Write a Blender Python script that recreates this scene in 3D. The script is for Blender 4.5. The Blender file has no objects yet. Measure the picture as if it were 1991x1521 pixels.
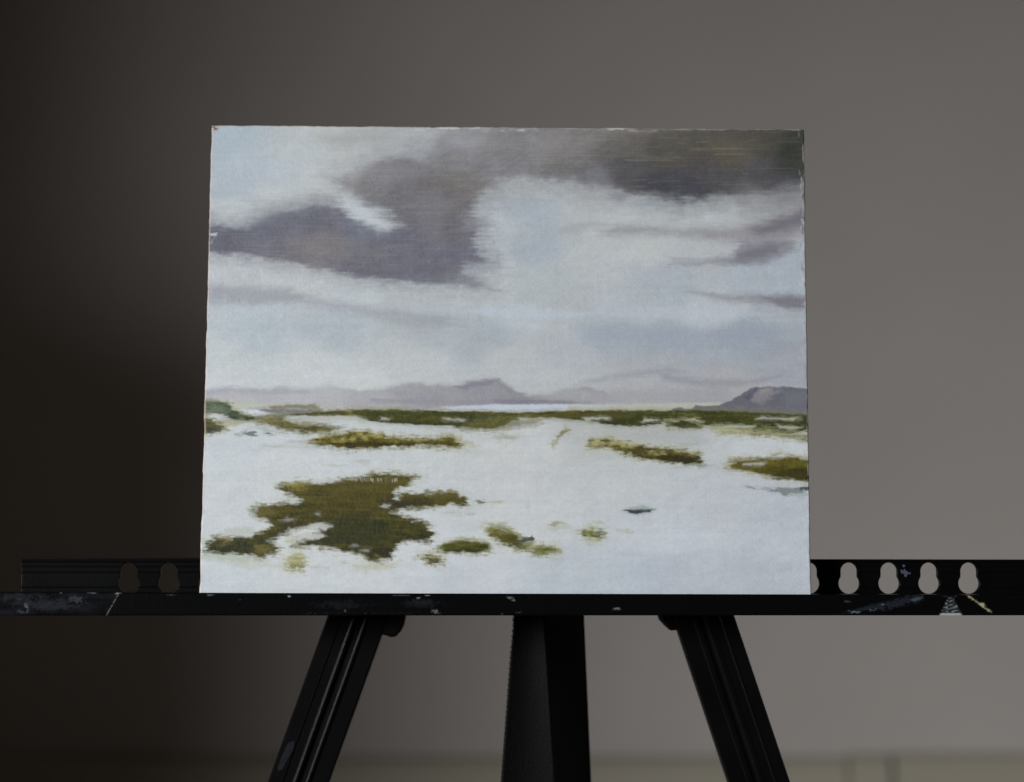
import bpy, bmesh, math, random
import numpy as np

S = bpy.context.scene
C = S.collection

# ------------------------------------------------------------------ camera
cam_data = bpy.data.cameras.new('camera')
cam_data.lens = 85.0
cam_data.sensor_width = 36.0
cam_data.clip_start = 0.05
cam_data.clip_end = 50.0
cam_data.dof.use_dof = True
cam_data.dof.focus_distance = 0.905
cam_data.dof.aperture_fstop = 7.0
cam = bpy.data.objects.new('camera', cam_data)
C.objects.link(cam)
cam.location = (0.0, -0.90, 0.345)
cam.rotation_euler = (math.radians(94.0), 0.0, 0.0)
S.camera = cam

# ------------------------------------------------------------------ light
world = bpy.data.worlds.new('World')
S.world = world
world.use_nodes = True
world.node_tree.nodes['Background'].inputs['Color'].default_value = (1.0, 0.86, 0.76, 1)
world.node_tree.nodes['Background'].inputs['Strength'].default_value = 0.042

def area_light(name, loc, target, sx, sy, power, color, spread=180):
    d = bpy.data.lights.new(name, 'AREA')
    d.shape = 'RECTANGLE'; d.size = sx; d.size_y = sy
    d.energy = power; d.color = color; d.spread = math.radians(spread)
    o = bpy.data.objects.new(name, d); C.objects.link(o)
    o.location = loc
    import mathutils
    v = mathutils.Vector(target) - mathutils.Vector(loc)
    o.rotation_euler = v.to_track_quat('-Z', 'Y').to_euler()
    return o
# soft daylight from a window on the left, a little in front of the easel
area_light('window_light', (-2.35, -1.75, 0.80), (0.62, 1.30, -0.05), 2.6, 0.75, 13.7, (0.955, 0.975, 1.0), 46)

S.view_settings.view_transform = 'Standard'
S.view_settings.look = 'None'
S.view_settings.exposure = 0.0
S.view_settings.gamma = 1.0
S.view_settings.use_curve_mapping = False
S.cycles.max_bounces = 6

# ------------------------------------------------------------------ helpers
def material(name, color, rough=0.5, spec=0.5, noise_scale=0, noise_amt=0.0, bump=0.0, bump_scale=200, metallic=0.0):
    m = bpy.data.materials.new(name); m.use_nodes = True
    nt = m.node_tree; b = nt.nodes['Principled BSDF']
    b.inputs['Base Color'].default_value = (*color, 1)
    b.inputs['Roughness'].default_value = rough
    b.inputs['Specular IOR Level'].default_value = spec
    b.inputs['Metallic'].default_value = metallic
    tc = nt.nodes.new('ShaderNodeTexCoord')
    if noise_amt:
        n = nt.nodes.new('ShaderNodeTexNoise'); n.inputs['Scale'].default_value = noise_scale; n.inputs['Detail'].default_value = 5
        nt.links.new(tc.outputs['Object'], n.inputs['Vector'])
        mix = nt.nodes.new('ShaderNodeMix'); mix.data_type = 'RGBA'
        mix.inputs['A'].default_value = (*[c*(1-noise_amt) for c in color], 1)
        mix.inputs['B'].default_value = (*[min(1, c*(1+noise_amt)) for c in color], 1)
        nt.links.new(n.outputs['Fac'], mix.inputs['Factor'])
        nt.links.new(mix.outputs['Result'], b.inputs['Base Color'])
        mr = nt.nodes.new('ShaderNodeMapRange')
        mr.inputs['To Min'].default_value = max(.05, rough-.05); mr.inputs['To Max'].default_value = min(1, rough+.05)
        nt.links.new(n.outputs['Fac'], mr.inputs['Value']); nt.links.new(mr.outputs['Result'], b.inputs['Roughness'])
    if bump:
        n2 = nt.nodes.new('ShaderNodeTexNoise'); n2.inputs['Scale'].default_value = bump_scale; n2.inputs['Detail'].default_value = 4
        nt.links.new(tc.outputs['Object'], n2.inputs['Vector'])
        bp = nt.nodes.new('ShaderNodeBump'); bp.inputs['Strength'].default_value = bump; bp.inputs['Distance'].default_value = 0.001
        nt.links.new(n2.outputs['Fac'], bp.inputs['Height']); nt.links.new(bp.outputs['Normal'], b.inputs['Normal'])
    return m

def vcol_material(name, attr, rough, spec, bump_scale=900, bump=0.15, sheen=None):
    m = bpy.data.materials.new(name); m.use_nodes = True
    nt = m.node_tree; b = nt.nodes['Principled BSDF']
    a = nt.nodes.new('ShaderNodeAttribute'); a.attribute_name = attr
    nt.links.new(a.outputs['Color'], b.inputs['Base Color'])
    b.inputs['Roughness'].default_value = rough
    b.inputs['Specular IOR Level'].default_value = spec
    tc = nt.nodes.new('ShaderNodeTexCoord')
    n = nt.nodes.new('ShaderNodeTexNoise'); n.inputs['Scale'].default_value = bump_scale; n.inputs['Detail'].default_value = 3
    nt.links.new(tc.outputs['Object'], n.inputs['Vector'])
    bp = nt.nodes.new('ShaderNodeBump'); bp.inputs['Strength'].default_value = bump; bp.inputs['Distance'].default_value = 0.0002
    nt.links.new(n.outputs['Fac'], bp.inputs['Height']); nt.links.new(bp.outputs['Normal'], b.inputs['Normal'])
    return m

def empty(name, loc, rot=(0,0,0), **props):
    o = bpy.data.objects.new(name, None); C.objects.link(o)
    o.location = loc; o.rotation_euler = rot; o.empty_display_size = .02
    for k, v in props.items(): o[k] = v
    return o

def obj(name, bm_or_mesh, mat, parent=None, smooth=False, loc=None, rot=None, bevel=0.0, **props):
    if isinstance(bm_or_mesh, bmesh.types.BMesh):
        bmesh.ops.recalc_face_normals(bm_or_mesh, faces=bm_or_mesh.faces[:])
        me = bpy.data.meshes.new(name); bm_or_mesh.to_mesh(me); bm_or_mesh.free()
    else:
        me = bm_or_mesh; me.name = name
    me.materials.clear()
    me.materials.append(mat)
    if smooth: me.polygons.foreach_set('use_smooth', [True]*len(me.polygons))
    o = bpy.data.objects.new(name, me); C.objects.link(o)
    if parent: o.parent = parent
    if loc: o.location = loc
    if rot: o.rotation_euler = rot
    if bevel:
        md = o.modifiers.new('bevel', 'BEVEL'); md.width = bevel; md.segments = 3; md.limit_method = 'ANGLE'; md.angle_limit = math.radians(35)
    for k, v in props.items(): o[k] = v
    return o

def box(bm, x0, x1, y0, y1, z0, z1):
    vs = [bm.verts.new(p) for p in [(x0,y0,z0),(x1,y0,z0),(x1,y1,z0),(x0,y1,z0),(x0,y0,z1),(x1,y0,z1),(x1,y1,z1),(x0,y1,z1)]]
    for f in [(0,3,2,1),(4,5,6,7),(0,1,5,4),(1,2,6,5),(2,3,7,6),(3,0,4,7)]: bm.faces.new([vs[i] for i in f])
    return vs

def prism(bm, section, p0, p1, across, out):
    """extrude a closed section [(u, w)] from p0 to p1; u runs along 'across', w along 'out' (both 3-vectors)"""
    import mathutils
    V = mathutils.Vector; p0, p1, a, o = V(p0), V(p1), V(across), V(out)
    r0 = [bm.verts.new(p0 + a*u + o*w) for u, w in section]
    r1 = [bm.verts.new(p1 + a*u + o*w) for u, w in section]
    n = len(section)
    for i in range(n): bm.faces.new((r0[i], r0[(i+1)%n], r1[(i+1)%n], r1[i]))
    bm.faces.new(r0); bm.faces.new(list(reversed(r1)))

def flat_shape(loops, depth, bevel, name):
    """a plate cut out along closed outlines (the first is the rim, the rest are holes), lying in x-z, thickness along y"""
    cu = bpy.data.curves.new(name, 'CURVE'); cu.dimensions = '2D'; cu.fill_mode = 'BOTH'
    cu.extrude = depth/2 - bevel; cu.bevel_depth = bevel; cu.bevel_resolution = 1; cu.offset = -bevel
    for lp in loops:
        sp = cu.splines.new('POLY'); sp.points.add(len(lp)-1)
        for i, (x, z) in enumerate(lp): sp.points[i].co = (x, z, 0, 1)
        sp.use_cyclic_u = True
    t = bpy.data.objects.new(name, cu); C.objects.link(t)
    dg = bpy.context.evaluated_depsgraph_get()
    me = bpy.data.meshes.new_from_object(t.evaluated_get(dg))
    bpy.data.objects.remove(t); bpy.data.curves.remove(cu)
    co = np.zeros(len(me.vertices)*3, np.float32); me.vertices.foreach_get('co', co); co = co.reshape(-1, 3)
    co = np.stack([co[:, 0], -co[:, 2], co[:, 1]], 1)
    me.vertices.foreach_set('co', co.ravel()); me.update()
    return me

# ------------------------------------------------------------------ materials
M_wall = material('wall_paint', (0.300, 0.276, 0.256), 0.85, 0.2, 7, 0.06, 0.35, 160)
M_floor = material('floor_boards', (0.36, 0.30, 0.24), 0.45, 0.4, 6, 0.2, 0.1, 60)
M_skirt = material('skirting_paint', (0.245, 0.226, 0.178), 0.55, 0.4, 9, 0.06, 0.1, 80)
M_black = material('black_anodised_metal', (0.0018, 0.0019, 0.0022), 0.34, 0.10, 60, 0.35, 0.06, 900)
M_plastic = material('black_plastic', (0.0016, 0.0016, 0.0018), 0.42, 0.10, 90, 0.25, 0.2, 1500)
M_board = material('hardboard', (0.16, 0.10, 0.07), 0.8, 0.2, 120, 0.25, 0.4, 900)

# ------------------------------------------------------------------ the setting
WALL_Y = 1.30
bm = bmesh.new(); box(bm, -1.9, 3.0, WALL_Y, WALL_Y+.1, 0, 2.4)
obj('wall', bm, M_wall, kind='structure')
bm = bmesh.new(); box(bm, -3.0, 3.0, -3.5, WALL_Y+.1, -.1, 0)
obj('floor', bm, M_floor, kind='structure')
# unseen low blocker, added to keep the window light off the back wall's left
bm = bmesh.new(); vs = box(bm, -1.9, -0.612, 0.60, 0.68, 0, 0.60)
for v in vs[4:]:
    if v.co.x < -1: v.co.z = 1.12          # its top slopes down towards the view
obj('low_light_blocker', bm, M_wall, kind='structure', bevel=.004)
bm = bmesh.new(); box(bm, -1.9, -0.88, 0.50, 0.598, 0, 2.4)  # taller unseen blocker, added for the softer shade at the top left
obj('tall_light_blocker', bm, M_wall, kind='structure', bevel=.004)

def board_piece(x0, x1, top, lean, thick):
    b = bmesh.new()
    sec = [(0,0),(-thick,0),(-thick,top-.012),(-thick*.75,top-.004),(-thick*.35,top),(0,top)]
    r0 = [b.verts.new((x0, WALL_Y-.0008+y, z)) for y, z in sec]
    r1 = [b.verts.new((x1-lean*(z/top), WALL_Y-.0008+y, z)) for y, z in sec]
    n = len(sec)
    for i in range(n): b.faces.new((r0[i], r0[(i+1)%n], r1[(i+1)%n], r1[i]))
    b.faces.new(r0); b.faces.new(list(reversed(r1)))
    return b
sk = empty('skirting_board', (0,0,0), kind='structure')
for x0, x1, top, lean, thick in [(-.80, .3018, .1685, .002, .018), (.3024, .3415, .1705, .003, .0185), (.3430, 2.6, .1715, 0, .0165)]:
    obj('board', board_piece(x0, x1, top, lean, thick), M_skirt, sk)

# ------------------------------------------------------------------ the easel
OX, OY, OZ = -0.0024, 0.00697, 0.33219
YAW = math.radians(0.39)
easel = empty('easel', (OX, OY, 0), (0,0,YAW), label='black metal tripod field easel with perforated ledge, fluted legs and webbing strap', category='easel')
mm = lambda v: v/1000.0
Z = lambda z: OZ + z/1000.0

# tray: a shallow black channel whose face carries smears of paint
def tray_mesh():
    nx, nz = 2150, 34
    xs = np.linspace(-.215, .236, nx); ts = np.linspace(0, 1, nz)
    XX, TT = np.meshgrid(xs, ts)
    top = .0008 - (XX+.188)*.0010/.382; bot = -.0078
    ZZ = bot + (top-bot)*TT
    rnd = np.random.RandomState(5)
    def vn(sx, sz, seed):
        r = np.random.RandomState(seed).rand(700, 64)
        a = (XX+.3)*1000/sx; b = (ZZ+.02)*1000/sz
        ia = np.floor(a).astype(int); ib = np.floor(b).astype(int); fa = a-ia; fb = b-ib
        fa = fa*fa*(3-2*fa); fb = fb*fb*(3-2*fb)
        g = lambda i, j: r[i % 700, j % 64]
        return (g(ia,ib)*(1-fa)+g(ia+1,ib)*fa)*(1-fb)+(g(ia,ib+1)*(1-fa)+g(ia+1,ib+1)*fa)*fb
    sm = lambda q: np.clip(q,0,1)**2*(3-2*np.clip(q,0,1))
    # layout units run 0..1991 along the ledge and 1152..1197 down it
    PX = (XX+.1883)/.3819*1991; PY = 1197-(ZZ-bot)/(top-bot)*(43)
    col = np.zeros(XX.shape+(3,)) + np.array([.0020,.0021,.0024])
    h = np.zeros(XX.shape)
    def add(m, c, a, lift=0):
        nonlocal col, h
        m = np.clip(m*a, 0, 1); col = col*(1-m[...,None]) + np.array(c)*m[...,None]; h = h + m*lift
    n1 = vn(2.2,1.2,1); n2 = vn(.7,.4,2); n3 = vn(6,2.2,3); n4 = vn(.35,.25,4)
    blob = lambda x, y, rx, ry, k=.9, ang=0: sm(1.15-np.sqrt((((PX-x)*math.cos(ang)+(PY-y)*math.sin(ang))/rx)**2+((-(PX-x)*math.sin(ang)+(PY-y)*math.cos(ang))/ry)**2)*1.0 + (n2-.5)*k + (n1-.5)*k*.7)
    grey = (.10,.11,.125)
    # dusty bluish film and its painted-in sheen over the left end, up to a slanting edge
    edge = 232 - (PY-1153)*.58
    film = sm((edge-PX)/4)*sm(.35+.9*(n3-.35)+.4*(n1-.5))
    add(film, (.015,.018,.023), .45)
    add(blob(150,1168,16,7,1.6), (.045,.055,.067), .6); add(blob(30,1162,60,8), (.035,.042,.05), .3); add(blob(90,1175,60,14), (.035,.04,.05), .4)
    add(blob(52,1182,3,9,1.2,-.5), grey, .7, .5); add(blob(40,1190,8,3), (.06,.065,.07), .6); add(blob(118,1155,5,1.6), (.18,.19,.20), .8, .5); add(blob(180,1154,12,1.5), (.16,.17,.18), .8)
    add(sm(1-np.abs(PX-edge)/2.2)*sm((n2+n1)*1.1-.3), (.15,.14,.125), .8, .4)
    add(blob(229,1155,7,2.5), (.26,.245,.215), .9, .5); add(blob(332,1158,9,1.4), (.07,.09,.11), .7)
    for x, y, rx, ry, c, a in [(562,1160,4,1.8,(.34,.35,.37),.9),(408,1158,8,1.6,(.12,.13,.13),.8),(670,1188,3,2.5,(.13,.14,.16),.8),(845,1190,9,5,(.13,.145,.16),.9),(812,1163,5,1.6,(.20,.20,.20),.8),
                               (829,1158,6,.9,(.36,.30,.16),.8),(780,1158,20,.8,(.12,.11,.1),.6),(990,1162,7,3,(.14,.14,.14),.9),(997,1167,5,2.2,(.12,.12,.12),.9),(1005,1191,10,2,(.06,.065,.08),.7),
                               (975,1194,2,1.4,(.09,.09,.1),.8),(1199,1183,8,3,(.16,.16,.16),.9),(1190,1187,3,1.5,(.05,.05,.05),.8),(820,1172,40,9,(.022,.026,.034),.4),(660,1176,60,10,(.018,.02,.024),.35),(466,1167,3,1.5,(.04,.04,.04),.7)]:
        add(blob(x,y,rx,ry), c, a, .4)
    add(sm((n4-.75)*8)*sm(1-np.abs(PY-1193)/4)*sm((830-PX)/50)*sm((PX-560)/40), (.05,.05,.055), .35)
    # right-hand smears: a dragged grey wedge, a combed white dab and an ochre flick
    w = sm((PX-1620)/60)*sm((1800-PX)/14)*sm(1-np.abs(PY-(1196-(PX-1640)*.22-4))/(3+ (PX-1620)*.06)+ (n2-.5)*.9)
    add(w, (.026,.033,.043), .5, .2); add(blob(1662,1189,11,4,1.6), (.15,.18,.20), .8, .5); add(blob(1695,1186,8,4,1.8), (.09,.11,.12), .7, .4); add(blob(1716,1174,3,2,1.2), (.12,.13,.14), .7)
    add(blob(1780,1164,14,4,.8,-.25), (.09,.12,.16), .6, .3); add(blob(1735,1178,50,6,1.0,-.3), (.026,.032,.042), .4)
    tri = sm((PY-1158)/3)*sm((1-np.abs(PX-1848)/(5+(PY-1158)*.50))*4)
    comb = sm(np.sin((PY*1.0+np.abs(PX-1846)*.30+n2*6+n1*3)*.80)*.9-.1+(n2-.5)*1.8)
    add(tri*comb, (.30,.33,.34), .8, .5); add(tri, (.05,.055,.06), .35); add(tri*sm((PY-1192)/2), (.48,.50,.48), .9, .5)
    arc = np.abs((PY-1158) - ((PX-1885)/34)**1.0*26)
    add(sm(1-arc/3.5+(n2-.5)*1.4)*sm((PX-1876)/6)*sm((1930-PX)/6), (.32,.30,.17), .85, .4); add(blob(1911,1176,4,6,1.0,-.4), (.5,.46,.30), .9, .5)
    add(blob(1645,1168,7,2,1.6), (.05,.05,.05), .7); add(blob(1850,1157,20,1,1.2), (.06,.06,.065), .6)
    YY = -.002 - h*.00012 + .00035*np.clip(1-(top-ZZ)/.0006,0,1)**2 + .00035*np.clip(1-(ZZ-bot)/.0006,0,1)**2
    co = np.stack([XX, YY, ZZ], -1).reshape(-1, 3)
    idx = np.arange(nx*nz).reshape(nz, nx)
    q = np.stack([idx[:-1,:-1], idx[:-1,1:], idx[1:,1:], idx[1:,:-1]], -1).reshape(-1, 4)
    # the rest of the channel
    base = len(co)
    x0, x1 = xs[0], xs[-1]; t0 = top[0,0]; t1 = top[0,-1]
    ex = np.array([(x0,.019,t0),(x1,.019,t1),(x0,.019,t0-.0015),(x1,.019,t1-.0015),(x0,0,t0-.0015),(x1,0,t1-.0015),(x0,0,bot),(x1,0,bot)])
    co = np.vstack([co, ex])
    tl, tr, bl, br = idx[-1,0], idx[-1,-1], idx[0,0], idx[0,-1]
    e = lambda k: base+k
    quads = [(tl,tr,e(1),e(0)),(e(0),e(1),e(3),e(2)),(e(2),e(3),e(5),e(4)),(e(4),e(5),e(7),e(6)),(e(6),e(7),br,bl)]
    nodes = np.vstack([q, np.array(quads)])
    me = bpy.data.meshes.new('tray')
    me.vertices.add(len(co)); me.vertices.foreach_set('co', co.astype(np.float32).ravel())
    me.loops.add(len(nodes)*4); me.loops.foreach_set('vertex_index', nodes.astype(np.int32).ravel())
    me.polygons.add(len(nodes)); me.polygons.foreach_set('loop_start', np.arange(len(nodes), dtype=np.int32)*4)
    me.update(calc_edges=True); me.validate()
    ca = me.color_attributes.new('smears', 'FLOAT_COLOR', 'POINT')
    full = np.ones((len(co), 4), np.float32); full[:,:3] = (.0055,.006,.0068); full[:nx*nz,:3] = col.reshape(-1,3)
    ca.data.foreach_set('color', full.ravel())
    sm_flags = np.ones(len(nodes), bool); sm_flags[-5:] = False
    me.polygons.foreach_set('use_smooth', sm_flags)
    return me
M_tray = vcol_material('smeared_black_metal', 'smears', 0.34, 0.07, 700, .35)
obj('tray', tray_mesh(), M_tray, easel, loc=(0, 0, OZ), label='black ledge with smears of dried paint along its face')

# back plate with keyhole slots
holes = [-143.9+15.3*i for i in range(22)]
def keyhole(cx):
    pts = []
    for i in range(17):
        a = math.radians(180*i/16); pts.append((mm(cx+3.15*math.cos(a)), mm(8.65+3.2*math.sin(a))))
    pts.append((mm(cx-3.12), mm(7.0)))
    for i in range(25):
        a = math.radians(143 + 254*i/24); pts.append((mm(cx+4.0*math.cos(a)), mm(3.9+4.0*math.sin(a))))
    pts.append((mm(cx+3.12), mm(7.0)))
    return pts
rim = [(mm(-184.8),mm(-5)),(mm(218.4),mm(-5)),(mm(218.4),mm(13.0)),(mm(-184.8),mm(13.7))]
pm = flat_shape([rim]+[keyhole(c) for c in holes], .0022, .00025, 'back_plate')
bm = bmesh.new(); bm.from_mesh(pm)
def half_w(z):
    w = 0
    if abs(z-8.55) < 3.3: w = max(w, math.sqrt(3.3**2-(z-8.55)**2))
    if abs(z-3.9) < 4.0: w = max(w, math.sqrt(4.0**2-(z-3.9)**2))
    return w
for z, r in [(12.4,.55),(10.4,.35),(8.2,.35),(2.5,.35)]:
    hw = half_w(z)
    segs = [(-184.8, holes[0]-hw)] + [(holes[i]+hw, holes[i+1]-hw) for i in range(21)] + [(holes[-1]+hw, 218.4)] if hw > .1 else [(-184.8, 218.4)]
    for a, b in segs:
        sec = [(r*math.cos(math.radians(k*30)), r*.8*math.sin(math.radians(k*30))) for k in range(7)]
        prism(bm, [(mm(u), mm(w)) for u, w in sec], (mm(a+.15), -.0011, mm(z)), (mm(b-.15), -.0011, mm(z)), (0,0,1), (0,-1,0))
obj('back_plate', bm, M_black, easel, loc=(0, .0211, OZ))
# dried spots of paint on the plate
def spot(name, cx, cz, y, pts, mat):
    me = flat_shape([[(mm(x), mm(z)) for x, z in pts]], .0004, .00012, name)
    return obj(name, me, mat, easel, loc=(mm(cx), mm(y), Z(cz)))
M_spot = material('dried_paint', (.055,.060,.095), .5, .4, 1200, .6, .3, 2000)
spot('paint_spot', 153.3, 8.2, 19.6, [(-2.1,1.0),(-1.2,.6),(-.6,1.3),(.2,.5),(1.0,-.2),(2.0,.1),(1.6,-1.0),(.6,-.7),(.2,-2.0),(-.7,-1.6),(-.5,-.7),(-1.8,-.5)], M_spot)
spot('paint_spot', 152.5, 10.6, 19.6, [(-.5,.3),(.3,.5),(.6,-.2),(0,-.6),(-.5,-.3)], M_spot)

# hinge housing, mast and rest pad behind the panel
bm = bmesh.new(); box(bm, mm(-36), mm(58), mm(24), mm(52), Z(-4), Z(42)); obj('hinge_housing', bm, M_plastic, easel, bevel=.004)
bm = bmesh.new(); prism(bm, [(-.011,0),(.011,0),(.011,.012),(-.011,.012)], (mm(11), mm(26.5), Z(40)), (mm(11), mm(40), Z(168)), (1,0,0), (0,1,0)); obj('mast', bm, M_black, easel, bevel=.001)
bm = bmesh.new(); box(bm, mm(-2), mm(24), mm(18.4), mm(38.5), Z(138), Z(150)); obj('rest_pad', bm, M_plastic, easel, bevel=.002)

# front legs: extruded channel with two flutes on the face
def leg_section(w, d, g=1.0):
    s = [(0,0)]
    def rib(u, r, h):
        return [(u-r, 0), (u-r*.6, h*.8*g), (u, h*g), (u+r*.6, h*.8*g), (u+r, 0)]
    s = [(0, -.0010), (.0006, 0)] + [(.0052, 0), (.0056, .0004), (.0062, 0)]
    s += rib(.0106, .0014, .0011) + [(.0126,-.0005),(.0134,-.0005)] + rib(.0154, .0014, .0011)
    s += [(.0170, 0), (w-.0006, 0), (w, -.0010), (w, -d), (0, -d)]
    return s
def front_leg(x_top, x_ref, mirror):
    b = bmesh.new()
    slope = (x_ref-x_top)/63.8        # per mm of drop
    y0 = 30.0
    def at(z): return (mm(x_top + slope*(-8.5-z)), mm(y0), Z(z))
    sec = leg_section(.0236, .012, .12 if mirror else .8)
    if mirror: sec = [(.0236-u, w) for u, w in sec]
    prism(b, sec, at(14), at(-OZ*1000+6), (1,0,0), (0,-1,0))
    return b, slope, at
for x_top, x_ref, mir in [(-68.5, -91.3, False), (64.9, 86.0, True)]:
    b, slope, at = front_leg(x_top, x_ref, mir)
    lg = obj('leg', b, M_black, easel)
    fx = at(-OZ*1000+6)[0]
    fb = bmesh.new(); box(fb, fx-.002, fx+.0256, mm(28), mm(44), 0, .012); obj('rubber_foot', fb, M_plastic, lg, bevel=.003)
# dried paint smear near the outer edge of the left leg
M_smear = material('thin_grey_smear', (.0085,.0100,.0125), .6, .1, 700, .8, .2, 2000)
sm_me = flat_shape([[(mm(x), mm(z)) for x, z in [(-83.9,-56.9),(-81.6,-56.6),(-82.4,-60.0),(-84.4,-63.6),(-86.2,-67.2),(-87.9,-68.4),(-88.1,-66.6),(-86.6,-62.4),(-85.4,-59.4)]]], .0002, .00005, 'paint_smear')
obj('paint_smear', sm_me, M_smear, easel, loc=(.0008, mm(29.93), OZ))

# rear leg running back to the floor, and the brackets that hold the front legs
b = bmesh.new()
prism(b, [(0,0),(.0184,0),(.0184,-.014),(0,-.014)], (mm(12.2), mm(50), Z(6)), (mm(30.5), mm(176), .006), (1,0,0), (0,-1,0))
rl = obj('leg', b, M_black, easel, bevel=.0012)
fb = bmesh.new(); box(fb, mm(29), mm(51), mm(174), mm(192), 0, .012); obj('rubber_foot', fb, M_plastic, rl, bevel=.003)
def lump(pts, y0, y1):
    me = flat_shape([[(mm(x), mm(z)) for x, z in pts]], mm(y1-y0), .0008, 'leg_bracket')
    return me
L = [(-62,12),(-38,12),(-38.4,-8),(-39.2,-12.0),(-40.4,-14.6),(-42.2,-16.6),(-44.0,-17.0),(-46.0,-16.2),(-60,-14),(-66,-9)]
obj('leg_bracket', lump(L, 0, 16), M_plastic, easel, loc=(0, mm(38.5), OZ))
R = [(84,12),(59.2,12),(59.6,-8.2),(60.2,-10.4),(62.4,-12.8),(64.2,-14.4),(66.4,-14.2),(78,-12),(87,-9)]
obj('leg_bracket', lump(R, 0, 16), M_plastic, easel, loc=(0, mm(38.5), OZ))

# woven webbing strap hanging in front of the rear leg, its edge scalloped by the weave
def strap_mesh():
    n, k = 1300, 26
    vs = []; zs = np.linspace(8, -250, n)
    for i, z in enumerate(zs):
        drop = -8.9 - z
        xl = 3.6 - .3*np.clip(drop/15,-1,1) - max(0,drop-5)*.078 + .10*math.sin(z*2*math.pi/2.1)
        if drop > 33: xl += -.0 
        xr = 15.0 + max(0,drop)*.070
        for j in range(k):
            t = j/(k-1); x = xl + (xr-xl)*t
            y = 42.0 + 2.2*math.sin(t*2.4+.4) + .10*math.sin(z*2*math.pi/1.05 + (j%2)*math.pi) + max(0, drop)*.02
            vs.append((mm(x), mm(y), Z(z)))
    fs = [(i*k+j, i*k+j+1, (i+1)*k+j+1, (i+1)*k+j) for i in range(n-1) for j in range(k-1)]
    me = bpy.data.meshes.new('strap'); me.from_pydata(vs, [], fs); me.update(); return me
M_strap = material('black_webbing', (.0022,.0023,.0023), .6, .08, 500, .4, .3, 1400)
st = obj('strap', strap_mesh(), M_strap, easel, smooth=True)
sd = st.modifiers.new('thick', 'SOLIDIFY'); sd.thickness = .0014; sd.offset = 1

# ------------------------------------------------------------------ the painting
PW, PH = 1120, 868
QUAD = [(413,243),(1564,252),(1576,1157),(387,1155)]      # panel corners, tl tr br bl, in layout units

def homog(src, dst):
    A=[]; b=[]
    for (x,y),(u,v) in zip(src,dst):
        A.append([x,y,1,0,0,0,-u*x,-u*y]); b.append(u)
        A.append([0,0,0,x,y,1,-v*x,-v*y]); b.append(v)
    return np.append(np.linalg.solve(np.array(A,float),np.array(b,float)),1).reshape(3,3)

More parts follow.
